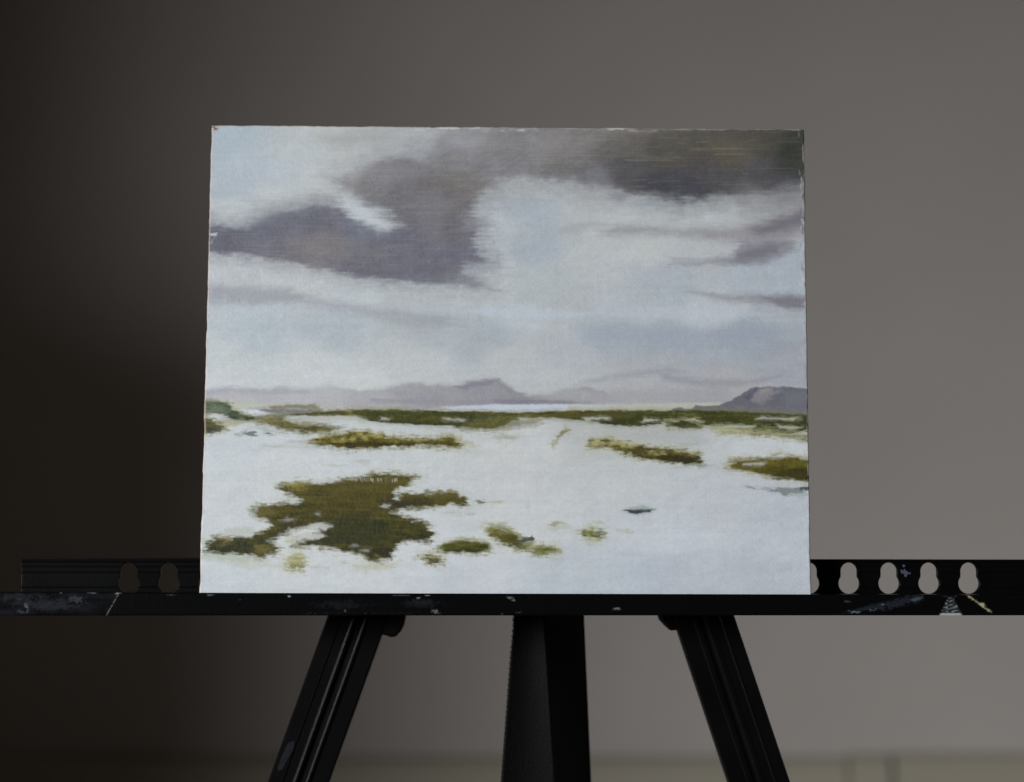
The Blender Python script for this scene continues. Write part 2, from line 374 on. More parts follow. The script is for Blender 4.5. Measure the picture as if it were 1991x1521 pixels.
def paint_panel():
    rs = np.random.RandomState
    H = homog([(0,0),(1,0),(1,1),(0,1)], QUAD)
    U,V = np.meshgrid(np.linspace(0,1,PW), np.linspace(0,1,PH))
    Wd = H[2,0]*U+H[2,1]*V+1
    X = (H[0,0]*U+H[0,1]*V+H[0,2])/Wd
    Y = (H[1,0]*U+H[1,1]*V+H[1,2])/Wd
    def noise(sx, sy, seed, ang=0.0, octs=1):
        out=0; amp=1; tot=0
        ca,sa=np.cos(ang),np.sin(ang)
        for k in range(octs):
            r=rs(seed+k*101).rand(64,64)
            a=(X*ca+Y*sa)/sx*(2**k)+seed*.37; b=(-X*sa+Y*ca)/sy*(2**k)+seed*.73
            ia=np.floor(a).astype(int); ib=np.floor(b).astype(int)
            fa=a-ia; fb=b-ib; fa=fa*fa*(3-2*fa); fb=fb*fb*(3-2*fb)
            # hashed lattice so that it never repeats
            def h(i,j): return r[(i+(j//64)*17)%64,(j+(i//64)*29)%64]
            v=(h(ia,ib)*(1-fa)+h(ia+1,ib)*fa)*(1-fb)+(h(ia,ib+1)*(1-fa)+h(ia+1,ib+1)*fa)*fb
            out=out+amp*(v-.5)*2; tot+=amp; amp*=.55
        return out/tot
    def lin(c):
        c=np.asarray(c,float)/255
        return np.where(c<.04045,c/12.92,((c+.055)/1.055)**2.4)
    def field(pts, aniso=1.6, p=2.2, warp=18):
        xw=X+noise(90,40,901,octs=3)*warp; yw=Y+noise(90,40,902,octs=3)*warp
        num=0; den=0
        for x,y,c in pts:
            d=((xw-x)/aniso)**2+(yw-y)**2+260
            w=d**(-p); num=num+w[...,None]*lin(c); den=den+w
        return num/den[...,None]
    def sdf(poly, xx, yy):
        d=np.full(xx.shape,1e9); s=np.ones(xx.shape)
        n=len(poly)
        for i in range(n):
            ax,ay=poly[i]; bx,by=poly[i-1]
            ex,ey=bx-ax,by-ay; wx,wy=xx-ax,yy-ay
            t=np.clip((wx*ex+wy*ey)/(ex*ex+ey*ey+1e-9),0,1)
            d=np.minimum(d,(wx-ex*t)**2+(wy-ey*t)**2)
            c1=yy>=ay; c2=yy<by; c3=ex*wy>ey*wx
            s=np.where((c1&c2&c3)|(~c1&~c2&~c3),-s,s)
        return s*np.sqrt(d)         # negative inside
    sm=lambda t:(lambda q:q*q*(3-2*q))(np.clip(t,0,1))
    # shared warps
    big1=noise(60,30,11,octs=3); big2=noise(60,30,12,octs=3)
    mid1=noise(22,11,21,octs=3); mid2=noise(22,11,22,octs=3)
    fin1=noise(9,3.5,31,octs=2); fin2=noise(9,3.5,32,octs=2)
    streak=noise(70,2.2,41,octs=2)*.6+noise(28,1.4,42)*.4
    diag=noise(26,4,43,ang=-.55,octs=2)
    hatch=noise(3.2,15,53,octs=2)*.45+noise(16,3.0,54,octs=2)*.9
    weave=(noise(3.4,60,51,octs=2)*.7+noise(70,3.6,52,octs=2)*.7)*(.7+.6*noise(130,90,57))
    dragn=noise(75,3.6,58,octs=2)
    def mask(poly, soft, wb=0, wm=0, wf=0, st=0, grow=0, dry=0.0, dw=14, hk=.5, drag=0.0):
        P=np.array(poly,float); m=soft+wb+wm+wf+abs(st)+grow+30+dw*2+drag
        x0,x1=P[:,0].min()-m,P[:,0].max()+m; y0,y1=P[:,1].min()-m,P[:,1].max()+m
        rows=np.where((Y.max(1)>y0)&(Y.min(1)<y1))[0]; cols=np.where((X.max(0)>x0)&(X.min(0)<x1))[0]
        out=np.zeros(X.shape)
        if len(rows)==0 or len(cols)==0: return out
        s=(slice(rows[0],rows[-1]+1),slice(cols[0],cols[-1]+1))
        xx=X[s]+big1[s]*wb+mid1[s]*wm+fin1[s]*wf*1.6; xx=xx+dragn[s]*drag; yy=Y[s]+big2[s]*wb*.7+mid2[s]*wm*.7+fin2[s]*wf
        d=sdf(poly,xx,yy)-grow+streak[s]*st
        out[s]=sm(.5-d/soft)
        if dry>0:
            f=sm(.5-(d-dw*.25)/dw+hk*hatch[s])
            out[s]=np.maximum(out[s],dry*f)
        return out
    # ------------------------------------------------ light ground of sky and sand
    L=field([(430,270,(163,180,193)),(480,330,(167,182,195)),(440,370,(164,178,191)),(560,345,(175,186,195)),
     (600,300,(180,188,192)),(640,270,(182,186,186)),(700,300,(180,186,188)),(760,275,(172,176,178)),(420,405,(183,191,194)),(560,392,(186,192,193)),
     (620,360,(186,192,194)),(700,405,(189,195,199)),(740,430,(190,198,204)),
     (1000,372,(170,177,181)),(1060,362,(180,186,190)),(1030,402,(159,171,183)),(960,440,(174,182,189)),(1040,480,(158,170,182)),(940,500,(172,181,190)),
     (1150,395,(175,180,182)),(1250,420,(178,184,186)),(1400,410,(178,184,188)),(1470,395,(160,163,168)),(1540,385,(150,152,156)),
     (1150,500,(176,182,184)),(1250,490,(180,186,188)),(1360,480,(174,180,184)),(1030,560,(168,177,181)),(1300,540,(163,173,183)),(1480,550,(163,173,185)),(1540,530,(160,172,186)),
     (1100,600,(168,174,178)),(1400,607,(176,183,190)),(1000,612,(174,183,191)),(1200,612,(172,180,188)),(1540,615,(160,167,176)),
     (420,512,(186,190,194)),(600,533,(184,190,194)),(700,562,(184,192,196)),(850,570,(182,188,190)),(960,560,(176,182,184)),(430,545,(178,184,188)),(430,605,(174,185,191)),
     (500,640,(168,181,191)),(650,640,(165,177,187)),(850,640,(164,174,182)),(950,655,(160,170,178)),(800,600,(172,180,184)),
     (1200,640,(154,164,176)),(1450,650,(146,157,170)),(1300,670,(152,162,174)),(1540,700,(150,155,166)),
     (430,700,(182,190,192)),(600,715,(186,193,196)),(800,700,(178,184,186)),(1000,705,(172,178,180)),(1100,695,(166,172,178)),(1300,705,(157,162,171)),
     (430,740,(186,192,196)),(700,735,(186,192,193)),(1080,740,(172,177,180)),(1250,775,(164,164,166)),(1400,765,(160,160,164)),
     (430,870,(184,192,197)),(600,900,(187,193,197)),(800,910,(183,189,191)),(1000,870,(182,186,187)),(1000,950,(181,185,188)),(1200,940,(178,183,186)),
     (1400,960,(174,181,188)),(1500,868,(182,187,192)),(1530,1000,(170,178,188)),(450,980,(185,191,195)),(560,930,(186,191,193)),(430,1120,(182,191,197)),
     (700,1125,(185,191,195)),(900,1130,(178,185,191)),(1100,1130,(170,179,188)),(1300,1110,(165,174,186)),(1500,1120,(166,174,184)),(1000,1010,(183,188,189)),
     (1300,1000,(176,183,189)),(1540,1060,(172,180,189)),(1320,1040,(180,188,196)),(1180,850,(170,174,172)),(700,850,(182,190,196)),(560,1050,(188,194,196)),(850,1080,(186,192,198))])
    col=L*(1+.040*mid1+.022*fin1+.035*noise(120,14,61,octs=3)+.035*noise(46,22,68,ang=-.4,octs=3))[...,None]
    col=col*(1+.02*noise(60,60,62,octs=2)[...,None]*np.array([1.0,.1,-1.2]))
    g=col.mean(2,keepdims=True)*np.array([.985,1.012,1.0]); col=col*.66+g*.34; col=col*(1+.035*sm((Y-660)/60)+.03*sm((Y-380)/40)*sm((X-900)/80))[...,None]; col=col*(1+.030*diag[...,None])
    def lay(m,c,a=1.0):
        nonlocal col
        if not isinstance(c,np.ndarray) or c.ndim==1: c=lin(c)
        col=col*(1-(m*a)[...,None])+c*(m*a)[...,None]
    # soft bright scumbles in the sky
    for poly,c,a,s in [([(395,600),(900,600),(1570,622),(1570,628),(900,612),(395,606)],(182,190,198),.35,14),
                       ([(900,603),(1050,600),(1200,605),(1100,620),(960,618)],(180,190,200),.5,10),
                       ([(1200,600),(1380,590),(1520,612),(1380,622),(1240,618)],(180,187,196),.5,10),
                       ([(430,500),(620,522),(900,562),(960,570),(800,580),(560,545),(410,520)],(188,194,197),.6,14),
                       ([(415,395),(560,372),(680,330),(780,290),(760,320),(620,385),(500,430),(410,425)],(187,193,195),.55,22)]:
        lay(mask(poly,s,wm=8,st=3),c,a)
    # ------------------------------------------------ cloud colour
    D=field([(400,460,(104,107,117)),(450,480,(106,106,117)),(520,440,(108,111,122)),(560,470,(114,113,121)),(620,470,(118,114,120)),(600,430,(107,108,120)),(640,500,(122,119,122)),
     (700,450,(108,113,126)),(720,500,(114,113,121)),(700,525,(112,110,120)),(780,480,(108,109,121)),(860,440,(108,106,115)),(870,490,(108,108,120)),(800,530,(112,112,122)),(900,540,(116,116,124)),
     (660,350,(146,145,146)),(720,350,(126,124,124)),(780,330,(122,121,124)),(820,380,(116,112,112)),(880,300,(134,132,132)),(900,350,(124,119,115)),(780,400,(112,111,114)),(850,400,(112,110,113)),
     (820,280,(158,161,165)),(900,265,(148,148,150)),(980,290,(130,126,124)),(1050,270,(136,133,131)),(1000,330,(130,128,130)),(1100,300,(122,118,113)),(1100,350,(112,110,112)),
     (1200,290,(104,99,90)),(1180,270,(124,120,112)),(1220,340,(88,86,86)),(1300,300,(92,87,74)),(1290,365,(72,72,80)),(1340,380,(70,71,79)),(1400,350,(84,81,82)),(1420,300,(90,84,70)),
     (1480,330,(84,82,84)),(1480,280,(82,78,64)),(1540,290,(60,63,52)),(1550,330,(62,66,56)),(1520,365,(86,85,88)),(1160,365,(118,118,124)),(1450,375,(100,99,103))],aniso=1.5,p=2.4,warp=16)
    D=D*(1+.05*streak+.09*mid1+.07*diag+.05*fin1)[...,None]
    D=D*(1+.05*noise(50,14,63,octs=3)[...,None]*np.array([1.0,.1,-1.1]))
    D=D*.66+.34*D.mean(2,keepdims=True)*np.array([.96,.965,1.0])*1.0; D=D*np.array([.955,.955,.99]); D=D*(1+.12*noise(60,30,64,octs=3)+.05*noise(14,50,65,octs=2)+.05*noise(34,7,66,ang=-.35,octs=2))[...,None]; D=D*(1+.025*noise(80,26,67,octs=2)[...,None]*np.array([1.0,.2,-1.0]))
    A=mask([(385,428),(440,434),(478,436),(500,416),(560,404),(610,388),(640,392),(690,420),(750,443),(820,430),(900,415),(935,430),(925,470),(945,500),(955,515),(905,528),(945,556),(840,556),(750,549),(650,532),(560,512),(480,500),(385,494)],30,wb=6,wm=11,wf=2.5,st=1.5,dry=.5,dw=60,hk=.15,drag=8)
    B=mask([(645,348),(690,332),(730,316),(775,300),(800,280),(840,262),(870,235),(1600,235),(1600,362),(1545,372),(1480,384),(1400,388),(1330,394),(1290,392),(1235,378),(1150,368),(1100,358),(1040,350),(990,352),(955,372),(930,398),(925,440),(930,480),(850,500),(780,450),(745,415),(700,398),(670,375),(650,362)],46,wb=10,wm=14,wf=2.5,st=1.5,dry=.5,dw=74,hk=.15,drag=10)
    sharp=mask([(390,470),(390,488),(480,496),(560,509),(650,529),(750,546),(840,553),(930,554),(860,520),(700,500),(560,480)],13,wm=4,wf=1.5,st=1,drag=8)
    clouds=np.maximum(np.maximum(A,B),sharp)
    clouds=clouds*(1-.10*sm(streak*1.2-.1))
    lay(clouds,D)
    for poly,c,a,s in [([(470,436),(500,412),(560,398),(620,384),(650,388),(600,404),(540,416),(490,436)],(150,152,158),.55,22),
                       ([(560,470),(640,455),(700,470),(640,490),(570,488)],(132,126,126),.45,24),([(800,380),(860,370),(880,400),(850,470),(820,460),(830,410)],(132,129,134),.35,20),
                       ([(700,330),(780,318),(840,330),(800,350),(720,352)],(142,140,142),.4,20),([(860,262),(940,256),(1000,272),(930,300),(870,290)],(148,146,148),.4,30),
                       ([(1040,262),(1150,258),(1120,300),(1060,310)],(140,136,134),.35,28),([(1380,270),(1470,268),(1460,300),(1390,310)],(104,98,84),.35,26),
                       ([(420,440),(470,446),(480,460),(430,458)],(96,98,108),.5,14),([(640,510),(740,520),(860,524),(800,540),(700,536)],(100,99,110),.5,16)]:
        lay(mask(poly,s*1.5,wb=5,wm=10,wf=3,st=1.5,drag=6,dry=.3,dw=s,hk=.15),c,a)
    # wisps that fray to the right and to the left of the masses
    for poly,c,a,s in [([(900,428),(960,436),(900,446)],(128,124,130),.6,8),([(905,505),(965,515),(1000,522),(940,530),(900,524)],(146,149,156),.5,8),
                       ([(900,530),(960,560),(990,572),(930,558),(880,548)],(140,142,150),.5,8),([(610,380),(650,385),(700,400),(650,400)],(140,142,150),.7,10),
                       ([(620,268),(690,252),(770,252),(740,272),(680,288),(640,284)],(158,157,156),.65,22),
                       ([(1080,452),(1110,436),(1160,430),(1200,437),(1150,444),(1100,460)],(158,160,163),.5,9),
                       ([(1170,452),(1200,441),(1260,438),(1320,446),(1400,442),(1470,436),(1570,398),(1572,448),(1530,468),(1490,476),(1380,466),(1300,456),(1200,458)],(146,144,148),.85,14),
                       ([(1450,444),(1500,430),(1570,406),(1572,436),(1530,448),(1480,458)],(106,104,113),.8,14),
                       ([(1440,470),(1540,466),(1550,486),(1520,500),(1470,516),(1420,514),(1300,514),(1380,506),(1430,496)],(128,127,134),.8,11),
                       ([(1460,482),(1520,474),(1510,492),(1470,504),(1420,508)],(110,108,118),.7,10),
                       ([(1300,500),(1420,503),(1300,508)],(150,150,156),.6,5),
                       ([(1340,566),(1420,573),(1480,572),(1572,574),(1572,600),(1540,602),(1510,592),(1440,588),(1390,580)],(142,142,148),.8,9),
                       ([(1480,578),(1572,576),(1572,598),(1530,598)],(116,115,124),.8,9),
                       ([(398,556),(470,556),(560,564),(600,572),(580,590),(480,592),(400,588)],(148,150,157),.75,14),
                       ([(560,570),(700,590),(860,612),(900,632),(800,640),(700,612),(600,596)],(150,153,159),.65,14),
                       ([(1240,392),(1300,396),(1270,402),(1230,404)],(150,158,168),.7,8),
                       ([(1180,378),(1230,380),(1210,388),(1190,386)],(128,130,138),.7,8),
                       ([(1120,640),(1560,630),(1570,660),(1300,680),(1150,668)],(148,158,171),.5,22),
                       ([(420,760),(700,790),(700,800),(420,778)],(172,172,176),.6,12)]:
        lay(mask(poly,s*1.7,wm=7,wf=2,st=1.6,dry=.3,dw=s*1.6,hk=.2,drag=12),c,a)
    # the light break between the two clouds and dry light dashes dragged over them
    lay(mask([(676,388),(700,396),(730,420),(752,440),(735,448),(700,432),(665,404)],24,wm=9,st=2,drag=16,dry=.3,dw=24,hk=.2),(190,198,203),.75)
    lay(mask([(890,415),(925,400),(960,392),(930,440),(905,450)],22,wb=8,wm=6),(172,180,186),.15)
    r=rs(7)
    for _ in range(46):
        x=r.uniform(700,1480); y=r.uniform(262,372) if x>900 else r.uniform(330,530); l=r.uniform(8,70); 
        lay(mask([(x,y),(x+l,y+r.uniform(-1,1)),(x+l,y+1.0),(x,y+1.2)],2.2,wf=1.5),(170,162,155),r.uniform(.06,.28)*(1 if l<30 else .6))
    for x,y,l in [(722,333,14),(775,343,9),(1385,289,58),(1150,320,14),(1030,302,120),(1220,312,90),(1390,300,60)]:
        lay(mask([(x,y-1),(x+l,y-.5),(x+l,y+1),(x,y+1.6)],3,wf=1.2),(170,164,156),.16)
    # ------------------------------------------------ far hills
    M=field([(400,765,(166,166,175)),(520,760,(160,160,170)),(620,765,(170,172,178)),(700,780,(158,159,167)),(800,760,(150,151,160)),(850,780,(146,145,153)),(900,755,(142,142,153)),(950,745,(136,136,150)),
      (980,765,(140,139,149)),(1000,784,(128,124,136)),(1100,770,(158,159,164)),(1100,784,(140,138,147)),(1160,775,(158,159,164)),(450,778,(172,172,178)),(560,782,(172,174,178)),(640,786,(170,170,172))],aniso=2,p=2,warp=8)
    M=M*.5+.5*M.mean(2,keepdims=True)*np.array([.99,1.0,1.02]); M=M*(1+.05*mid1+.03*fin1)[...,None]
    lay(mask([(380,764),(430,754),(470,756),(520,758),(545,752),(600,757),(640,750),(700,760),(750,756),(780,747),(800,743),(840,748),(885,751),(905,744),(945,737),(974,736),(990,748),(1010,762),(1030,768),(1075,764),(1100,756),(1140,752),(1170,760),(1190,772),(1230,784),(1130,786),(1000,786),(880,792),(800,798),(700,796),(560,790),(380,782)],12,wm=4,wf=2,drag=5,dry=.4,dw=12,hk=.1),M,.92)
    for poly,c,a,s in [([(392,760),(450,754),(520,760),(600,760),(600,766),(520,768),(440,764),(392,768)],(156,154,166),.5,7),
                       ([(885,752),(950,738),(975,738),(960,746),(900,758)],(120,118,132),.6,7),([(960,738),(980,746),(1005,762),(990,766)],(126,127,138),.5,7),
                       ([(760,760),(860,764),(880,780),(790,782)],(140,141,150),.4,10),([(960,776),(1100,779),(1180,784),(1000,787),(960,786)],(122,118,131),.7,4),
                       ([(720,776),(860,778),(980,778),(980,788),(850,790),(720,784)],(138,136,145),.5,6),
                       ([(1140,752),(1180,762),(1188,770),(1170,766),(1120,756)],(146,146,150),.6,4),
                       ([(1120,748),(1160,736),(1240,722),(1300,712),(1340,722),(1280,726),(1200,736)],(142,144,153),.55,13),
                       ([(1280,724),(1360,736),(1460,738),(1520,728),(1500,740),(1420,752),(1340,750),(1290,738)],(138,137,146),.55,14),
                       ([(1150,760),(1420,752),(1420,790),(1150,780)],(152,151,158),.6,22)]:
        lay(mask(poly,s,wm=4,wf=2,st=2),c,a)
    # water strip and pale shore
    lay(mask([(860,792),(960,787),(1130,786),(1200,788),(1130,797),(960,799),(890,797)],4,wf=1),(186,194,208),.95)
    lay(mask([(1110,787),(1400,782),(1420,792),(1330,799),(1100,798)],5,wm=2),(178,180,168),.8)
    lay(mask([(392,778),(480,782),(560,788),(520,800),(430,800)],8,wm=3),(172,176,160),.7)
    lay(mask([(472,799),(505,798),(520,806),(500,810),(480,806)],4,wf=1),(198,204,210),.95)
    # dark hill at the right
    hill=mask([(1300,799),(1318,792),(1345,795),(1352,788),(1375,790),(1400,788),(1420,778),(1440,767),(1458,756),(1472,752),(1530,752),(1600,756),(1600,815),(1300,805)],4,wm=2.5,wf=2)
    lay(hill,(98,98,108),.97)
    lay(mask([(1462,760),(1490,755),(1520,757),(1500,770),(1480,786),(1462,780)],12,wm=5,wf=3),(134,131,136),.8)
    lay(mask([(1478,757),(1502,754),(1494,762),(1478,766)],6,wm=3),(148,144,132),.6)
    lay(mask([(1520,762),(1575,760),(1575,785),(1530,790)],14,wm=6,wf=3),(112,114,120),.6)
    lay(mask([(1448,772),(1470,753),(1474,757),(1456,778)],5,wf=2),(84,84,98),.7)
    # ------------------------------------------------ vegetation
    veg_noise=noise(16,9,71,octs=3); vfine=noise(7,3.5,72,octs=2); vdot=noise(4.2,4.2,73,octs=2)
    def veg(poly, dark=(52,54,28), mid=(74,70,32), light=(104,97,50), halo=(166,166,124), soft=4.5, wm=5, wf=5, a=1.0, dk=0.0, halo_a=.75, st=2.5, hg=3, dry=.7):
        P=np.array(poly,float); y0,y1=P[:,1].min(),P[:,1].max()
        if halo_a>0: lay(mask(poly,16,wm=wm*1.3,wf=wf,st=st*.5,grow=hg,dry=.6,dw=18),halo,halo_a)
        m=mask(poly,soft*1.7,wm=wm,wf=wf*.8,st=st*.4,dry=dry,dw=11,hk=.45 if dry>.5 else .2,drag=7)
        t=np.clip((Y-y0)/(y1-y0+1e-6),0,1)
        k=np.clip(.5+.36*veg_noise+.24*vfine+.12*vdot+.30*noise(40,4,74)-(t-.45)*.7-dk,0,1)[...,None]
        dark=(dark[0]*.98,dark[1],dark[2]); mid=(mid[0]*.985,mid[1]*1.01,mid[2]*.97); light=(light[0]*.98,light[1],light[2])
        c=np.where(k<.5,lin(dark)*(1-2*k)+lin(mid)*2*k,lin(mid)*(2-2*k)+lin(light)*(2*k-1))
        lay(m,c,a)
    def tuft(poly,c,a=.8,s=4,wm=4,wf=5): lay(mask(poly,s*1.15,wm=wm,wf=wf*.8,st=.6,dry=.35,dw=7,hk=.4,drag=3),c,a)
    # bands along the horizon
    veg([(385,780),(420,780),(440,783),(455,796),(470,805),(500,816),(486,820),(440,816),(420,806),(385,806)],dark=(48,56,44),mid=(66,76,56),light=(96,104,84),halo_a=.3,soft=4,wm=2,wf=2)
    tuft([(388,794),(430,792),(446,800),(440,806),(388,806)],(110,120,104),.5,6)
    lay(mask([(500,797),(540,795),(620,796),(645,802),(600,806),(530,806)],5,wm=2,wf=2),(108,106,112),.95)
    tuft([(520,791),(560,788),(612,787),(630,797),(590,795),(530,796)],(118,114,84),.9,4,2,2)
    lay(mask([(478,794),(520,791),(520,796),(490,797)],4,wf=2),(150,150,156),.7)
    veg([(470,812),(520,808),(600,803),(640,798),(700,797),(790,797),(790,812),(700,811),(640,810),(560,809),(545,816),(480,818)],halo_a=.25,soft=3.5,wm=2,wf=2,light=(104,96,52),dry=.3)
    veg([(680,798),(760,797),(900,799),(1000,802),(1120,798),(1250,797),(1400,798),(1590,806),(1590,836),(1530,842),(1460,838),(1390,830),(1340,822),(1290,822),(1250,829),(1190,826),(1140,818),(1060,812),(1000,818),(960,834),(900,831),(820,827),(740,822),(700,816)],dark=(50,53,27),mid=(62,63,31),light=(86,80,36),halo=(150,150,100),soft=3,wm=2,wf=2.5,dk=.12,dry=.3,halo_a=.35)
    veg([(930,818),(1010,812),(1060,814),(1040,828),(1000,832),(960,838),(900,836)],dark=(70,68,32),mid=(96,90,42),light=(126,118,66),a=.6,wm=4,soft=8,halo_a=.15)
    lay(mask([(990,806),(1150,803),(1240,804),(1230,812),(1060,812),(1000,812)],5,wf=3),(84,78,36),.5)
    for poly in [[(738,812),(762,814),(758,818),(744,818)],[(1135,812),(1180,810),(1190,814),(1140,818)],[(1255,812),(1285,816),(1270,820),(1250,820)],[(1010,812),(1032,814),(1022,818),(1010,818)],
                 [(1380,828),(1420,826),(1470,826),(1460,832),(1400,832)],[(1480,810),(1560,812),(1540,816),(1470,814)],[(1510,826),(1560,828),(1545,834),(1515,832)],[(1300,816),(1350,814),(1370,820),(1310,818)],[(860,814),(910,816),(900,819),(870,818)],
                 [(560,812),(640,810),(700,812),(720,820),(660,818),(600,822),(560,818)]]:
        tuft(poly,(172,174,162),.8,4,2,3)
    veg([(1302,822),(1330,816),(1352,822),(1366,830),(1340,832),(1300,828)],soft=4,wm=2,wf=3,dk=.2)
    veg([(1395,832),(1440,836),(1500,840),(1572,846),(1572,854),(1520,848),(1450,842),(1400,840)],mid=(120,112,70),light=(168,160,120),a=.7,wm=4)
    # left lumps and far tufts
    veg([(385,814),(410,816),(428,824),(440,832),(430,838),(400,842),(385,840)],dark=(58,62,48),mid=(84,80,48),light=(120,104,62),soft=5,dk=.1)
    tuft([(430,820),(470,818),(480,826),(440,832)],(150,144,96),.6,8)
    tuft([(400,808),(430,806),(450,816),(430,820),(405,816)],(186,190,190),.7,6)
    tuft([(385,836),(404,838),(430,836),(410,846),(388,844)],(84,84,70),.8,4)
    veg([(500,814),(550,812),(570,822),(600,826),(640,830),(656,834),(640,842),(600,842),(560,836),(530,828),(505,822)],dark=(72,68,38),mid=(98,90,52),light=(130,122,84),halo=(150,156,140),soft=6,wm=5,wf=5)
    tuft([(470,842),(490,840),(500,846),(480,848)],(86,94,84),.85,3); tuft([(512,842),(525,841),(534,845),(520,846)],(78,84,66),.9,3,2,3)
    tuft([(455,846),(470,845),(466,848)],(110,116,100),.7,3); tuft([(550,856),(590,858),(640,862),(600,866),(560,862)],(158,166,160),.5,8)
    tuft([(640,832),(660,828),(676,831),(660,836)],(112,112,88),.7,4)
    tuft([(480,830),(540,834),(560,842),(500,838)],(154,164,156),.5,10)
    # the long bank in the middle left
    veg([(605,862),(625,850),(660,846),(690,838),(715,840),(730,848),(745,842),(755,850),(790,853),(850,853),(872,850),(895,858),(898,870),(870,868),(820,866),(760,868),(720,872),(680,874),(640,868)],dark=(50,48,22),mid=(92,82,26),light=(138,130,76),soft=4,wm=4,wf=5,halo=(168,168,130))
    lay(mask([(640,864),(700,862),(760,862),(800,864),(750,868),(700,870),(650,868)],5,wf=4),(46,42,22),.75)
    for x,y in [(700,848),(712,852),(728,847),(690,853),(738,852),(667,856)]: tuft([(x-6,y-3),(x+5,y-3),(x+6,y+2),(x-5,y+3)],(166,158,96),.6,4)
    tuft([(880,852),(915,858),(930,868),(905,866)],(160,160,120),.6,8)
    tuft([(500,866),(600,862),(660,874),(560,872)],(170,178,178),.3,10)
    # right-hand banks
    tuft([(1070,862),(1092,846),(1100,830),(1112,835),(1108,842),(1094,846),(1083,862),(1080,872)],(150,148,112),.7,4,3,5)
    tuft([(1084,850),(1096,838),(1106,836),(1112,838),(1100,844),(1090,852)],(112,106,62),.7,3,2,4)
    tuft([(970,842),(1010,848),(1000,856),(975,850)],(158,162,150),.6,8); tuft([(1150,832),(1340,834),(1380,860),(1250,862),(1180,850)],(162,168,162),.45,18)
    veg([(1142,866),(1150,856),(1185,852),(1210,858),(1240,866),(1280,872),(1330,874),(1360,884),(1368,896),(1345,900),(1300,898),(1250,890),(1215,880),(1180,868)],dark=(52,49,28),mid=(84,78,40),light=(148,140,94),soft=4,wm=5,wf=6,halo=(168,168,128))
    lay(mask([(1280,888),(1300,882),(1340,890),(1362,896),(1340,902),(1300,898)],6,wf=5),(46,44,22),.8)
    lay(mask([(1225,874),(1250,864),(1262,880),(1252,888),(1230,884)],5,wf=4),(70,60,30),.6)
    tuft([(1340,900),(1380,904),(1360,907)],(110,118,104),.6,4)
    for x,y in [(1160,862),(1195,860),(1290,880),(1320,878),(1345,882),(1215,866)]: tuft([(x-6,y-3),(x+5,y-3),(x+6,y+2),(x-5,y+3)],(176,166,112),.6,4)
    veg([(1416,908),(1430,898),(1420,894),(1480,893),(1530,888),(1600,892),(1600,932),(1530,930),(1480,920),(1440,912)],dark=(52,50,24),mid=(76,70,30),light=(102,92,34),soft=4,wm=4,wf=4,halo=(170,168,120),dk=.02)
    tuft([(1444,900),(1490,898),(1480,904),(1445,904)],(172,172,168),.8,4,2,2)
    lay(mask([(1490,920),(1540,914),(1590,910),(1590,930),(1540,932),(1500,928)],8,wf=5),(52,48,20),.7)
    tuft([(1450,944),(1470,946),(1474,950),(1460,949)],(110,120,120),.8,3,1,3); tuft([(1480,950),(1530,947),(1560,944),(1580,948),(1556,958),(1530,962),(1500,954)],(104,114,112),.8,5,3,5)
    tuft([(1548,948),(1575,943),(1580,951),(1556,953)],(56,64,58),.8,4); tuft([(1540,960),(1575,958),(1560,970)],(150,158,160),.6,8)
    # the great bank at the lower left
    veg([(690,932),(730,924),(770,924),(815,928),(800,938),(770,950),(768,962),(810,962),(860,958),(885,958),(905,970),(912,982),(880,980),(840,986),(800,988),(765,996),(800,1008),(830,1018),(845,1040),(835,1050),(800,1050),(775,1056),(770,1070),(760,1085),(738,1094),(710,1084),(690,1074),(640,1066),(600,1062),(570,1064),(600,1050),(625,1036),(618,1024),(600,1028),(565,1032),(540,1044),(520,1054),(535,1062),(540,1076),(510,1086),(480,1080),(440,1078),(400,1076),(400,1058),(420,1046),(450,1050),(490,1046),(515,1034),(530,1020),(520,1010),(500,1008),(490,996),(500,988),(545,984),(580,980),(590,970),(560,960),(545,946),(580,940),(620,944),(660,936)],
        dark=(46,47,25),mid=(70,65,29),light=(84,78,36),halo=(168,168,132),soft=5,wm=7,wf=6,halo_a=.55,dk=.0)
    veg([(640,940),(700,936),(765,940),(765,980),(740,1000),(640,1010),(600,1006),(560,1012),(540,1000),(600,985),(620,968),(600,950)],dark=(60,55,25),mid=(74,66,29),light=(84,76,34),halo_a=0,soft=18,wm=8,a=.85)
    for poly,c,a in [([(650,1010),(670,1000),(700,1005),(750,1020),(760,1050),(700,1060),(640,1058),(610,1060),(590,1058),(630,1040)],(46,48,28),.7),
                     ([(755,985),(780,972),(840,970),(860,972),(820,984),(770,992)],(46,44,26),.75),([(738,972),(770,965),(775,985),(740,988)],(46,42,26),.7),
                     ([(765,1045),(800,1042),(835,1040),(830,1048),(780,1052)],(38,40,24),.8),([(715,1070),(760,1062),(765,1080),(738,1090),(712,1082)],(46,42,22),.7),
                     ([(405,1062),(450,1060),(500,1054),(530,1040),(560,1026),(560,1036),(510,1060),(480,1074),(430,1076),(408,1072)],(44,48,30),.8),
                     ([(490,1060),(510,1060),(535,1068),(520,1078),(495,1080)],(110,102,54),.65),([(500,992),(530,988),(530,1002),(505,1004)],(104,96,52),.6),
                     ([(556,942),(580,936),(600,946),(570,954)],(134,126,62),.7),([(548,1016),(600,1014),(600,1024),(560,1026)],(56,50,36),.5),
                     ([(420,1050),(436,1046),(450,1052),(430,1056)],(128,116,70),.7),([(820,962),(870,958),(890,968),(860,974)],(94,86,46),.5)]:
        lay(mask(poly,14,wm=6,wf=5,st=1,dry=.4,dw=12),c,a)
